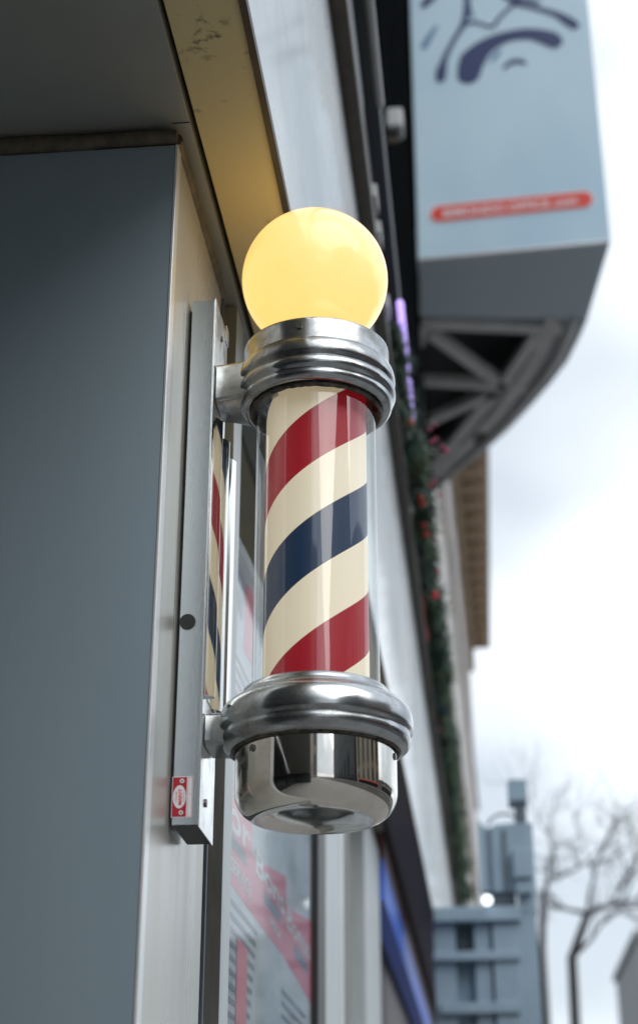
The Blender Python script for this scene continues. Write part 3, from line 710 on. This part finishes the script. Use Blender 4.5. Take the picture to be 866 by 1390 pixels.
# ------------------------------------------------------------------ stone building with cornice
stb = empty('stone_building', (-4, 32, 0), 'pale stone building with projecting brown cornice far along the street', 'building')
xw0, yw0, xw1, yw1 = -0.42, 17.0, 0.03, 43.0
def xs_(y): return xw0 + (xw1 - xw0) * (y - yw0) / (yw1 - yw0)
ZC_ = 15.7
m_ = MB(); q = [Vector((-9, yw0, 0.13)), Vector((xw0, yw0, 0.13)), Vector((xw1, yw1, 0.13)), Vector((-9, yw1, 0.13))]
m_.hexa(q, [p + Vector((0, 0, ZC_ + 2)) for p in q]); m_.build('wall', M['stone'], stb)
co = lambda y: .565 if True else 0
m_ = MB(); q = [Vector((xs_(19) + .002, 19, ZC_)), Vector((.56, 19, ZC_)), Vector((.57, 40, ZC_)), Vector((xs_(40) + .002, 40, ZC_))]
m_.hexa(q, [p + Vector((0, 0, .7)) for p in q]); m_.build('cornice', M['cornice'], stb)
m_ = MB(); q = [Vector((xs_(19) + .002, 19, ZC_ - .5)), Vector((xs_(19) + .16, 19, ZC_ - .5)), Vector((xs_(40.4) + .16, 40.4, ZC_ - .5)), Vector((xs_(40.4) + .002, 40.4, ZC_ - .5))]
m_.hexa(q, [p + Vector((0, 0, .499)) for p in q]); m_.build('frieze', M['cornice'], stb)
y = 20.0
while y < 39.8:
    x0 = xs_(y) + .162
    MB().box(x0, .44, y, y + .38, ZC_ - .16, ZC_ - .002, .02).build('modillion', M['dentil'], stb); y += .80
for z0 in (2.6, 6.0, 9.4, 12.6):
    for y in (19, 22.5, 26, 29.5, 33, 36.5, 40):
        x0 = xs_(y + .6); MB().box(x0 - .05, x0 + .02, y, y + 1.2, z0, z0 + 2.0, .01).build('window', M['winlight'], stb)
for z0 in (5.3, 8.7, 12.1):
    m_ = MB(); q = [Vector((xs_(17.2) + .002, 17.2, z0)), Vector((xs_(17.2) + .07, 17.2, z0)), Vector((xs_(42.9) + .07, 42.9, z0)), Vector((xs_(42.9) + .002, 42.9, z0))]
    m_.hexa(q, [p + Vector((0, 0, .18)) for p in q]); m_.build('string_course', M['stone'], stb)

# ------------------------------------------------------------------ bare street trees
def tree(name, base, seed, lb, guide, h):
    random.seed(seed); t_ = empty(name, base, lb, 'tree', 'bare trees along the street')
    trunk = MB(); trunk.tube([base] + guide[:2], [.10, .075, .06], 8); trunk.build('trunk', M['bark'], t_, 80)
    m_ = MB()
    def br(p, d, ln, r_, lv):
        pts = [p]; dd = d.normalized()
        for k in range(4):
            dd = (dd + Vector((random.gauss(0, .16), random.gauss(0, .16), random.gauss(.03, .14)))).normalized(); pts.append(pts[-1] + dd * ln / 4)
        m_.tube(pts, [r_ * (1 - .16 * k) for k in range(5)], 5 if lv < 2 else 4, cap=False)
        if lv < 4:
            for k in (range(2, 5) if lv < 3 else (2, 3, 4)):
                for _ in range(1 if k < 4 else 2):
                    ax = Vector((random.gauss(0, 1), random.gauss(0, 1), random.gauss(0, .6))).normalized()
                    br(pts[k], (dd + ax * .85), ln * random.uniform(.55, .8), max(.0045, r_ * .5), lv + 1)
    for (p, q, r_) in h:
        p, q = Vector(p), Vector(q); br(p, q - p, (q - p).length, r_, 1)
    m_.build('crown', M['bark'], t_)
    return t_
def TP(x, y, Y=25): return P(x, y, Y=Y)
g0 = TP(776, 1300); g1 = TP(797, 1241)
tree('bare_tree', Vector((g0.x - .1, 25, .13)), 3, 'bare branching tree at the right, its fork showing against the bright sky',
     [g0, g1], [(g1, TP(838, 1210, 25.3), .06), (g1, TP(756, 1232, 24.8), .045), (TP(838, 1210, 25.3), TP(868, 1165, 25.6), .04), (g0, TP(832, 1252, 24.5), .04), (g1, TP(800, 1150, 25.5), .035)])
g0 = TP(735, 1290, 30); g1 = TP(737, 1215, 30)
tree('bare_tree', Vector((g0.x, 30, .13)), 11, 'thin bare tree rising just behind the steel frame post',
     [g0, g1], [(g1, TP(754, 1192, 30), .055), (TP(754, 1192, 30), TP(800, 1176, 30), .04), (TP(800, 1176, 30), TP(862, 1150, 30), .03), (g1, TP(748, 1140, 30), .03), (TP(754, 1192, 30), TP(757, 1110, 30), .025)])

# ------------------------------------------------------------------ buildings across and down the street (seen small, and in the chrome)
def block(name, x0, x1, y0, y1, h, wm, lb, face, storeys, bays, awn=None):
    b0 = empty(name, ((x0 + x1) / 2, (y0 + y1) / 2, 0), lb, 'building')
    MB().box(x0, x1, y0, y1, -.01, h).build('wall', M[wm], b0)
    MB().box(x0 - .25, x1 + .25, y0 - .25, y1 + .25, h, h + .5).build('cornice', M['greystone'], b0)
    for i in range(storeys):
        for j in range(bays):
            z = 4.4 + i * (h - 5) / storeys
            if face == 'x':
                y = y0 + (j + .3) * (y1 - y0) / bays; MB().box(x0 - .04, x0 + .1, y, y + (y1 - y0) / bays * .42, z, z + 1.8).build('window', M['glassdark'], b0)
            else:
                yf = y0 if face == 'y' else y1
                x = x0 + (j + .3) * (x1 - x0) / bays; MB().box(x, x + (x1 - x0) / bays * .42, yf - .05, yf + .05, z, z + 1.8).build('window', M['glassdark'], b0)
    if face == 'x':
        MB().box(x0 - .05, x0 + .1, y0 + 1, y1 - 1, .3, 3.2).build('shop_glass', M['glassdark'], b0)
        if awn:
            m_ = MB(); m_.hexa([(x0 - 1.4, y0 + 1, 2.7), (x0 - .06, y0 + 1, 2.7), (x0 - .06, y0 + 1, 3.6), (x0 - 1.4, y0 + 1, 2.85)], [(x0 - 1.4, y1 - 1, 2.7), (x0 - .06, y1 - 1, 2.7), (x0 - .06, y1 - 1, 3.6), (x0 - 1.4, y1 - 1, 2.85)])
            m_.build('awning', M[awn], b0)  # unseen awning, added for its red reflection in the chrome
block('brick_building', 16, 28, -6, 6, 9, 'beige', 'beige brick block across the street with an added red awning', 'x', 2, 5, 'redawning')
block('low_shop', 16, 28, 6.5, 20, 5.5, 'stone', 'low stone shop across the street', 'x', 1, 4)
block('dark_office', 16, 30, -26, -7, 14, 'hdark', 'dark office block across the street', 'x', 4, 7)
block('corner_building', -14, 3, -40, -22, 12, 'stone', 'stone corner block behind the viewer', 'ynear', 3, 6)
block('distant_building', 11.1, 24, 118, 140, 21, 'greystone', 'grey stone building at the far right end of the street', 'y', 5, 5)
# the shop's own recessed entrance left of the frame
ent = empty('shop_entrance', (-2.25, -1, .13), 'dark glass entrance recessed to the left of the pillar', 'doorway')
MB().box(-2.4, -2.205, -3.2, 1.65, .13, 2.96).build('wall', M['hdark'], ent)
MB().box(-2.204, -2.19, -1.2, 1.0, .15, 2.5).build('door', M['door'], ent)
mb2 = MB(); mb2.box(-3.0, -0.3, -14, -3.25, .13, 9); tag(mb2.build('side_wall', M['hdark']), 'dark wall of the next shop behind the viewer', 'wall')
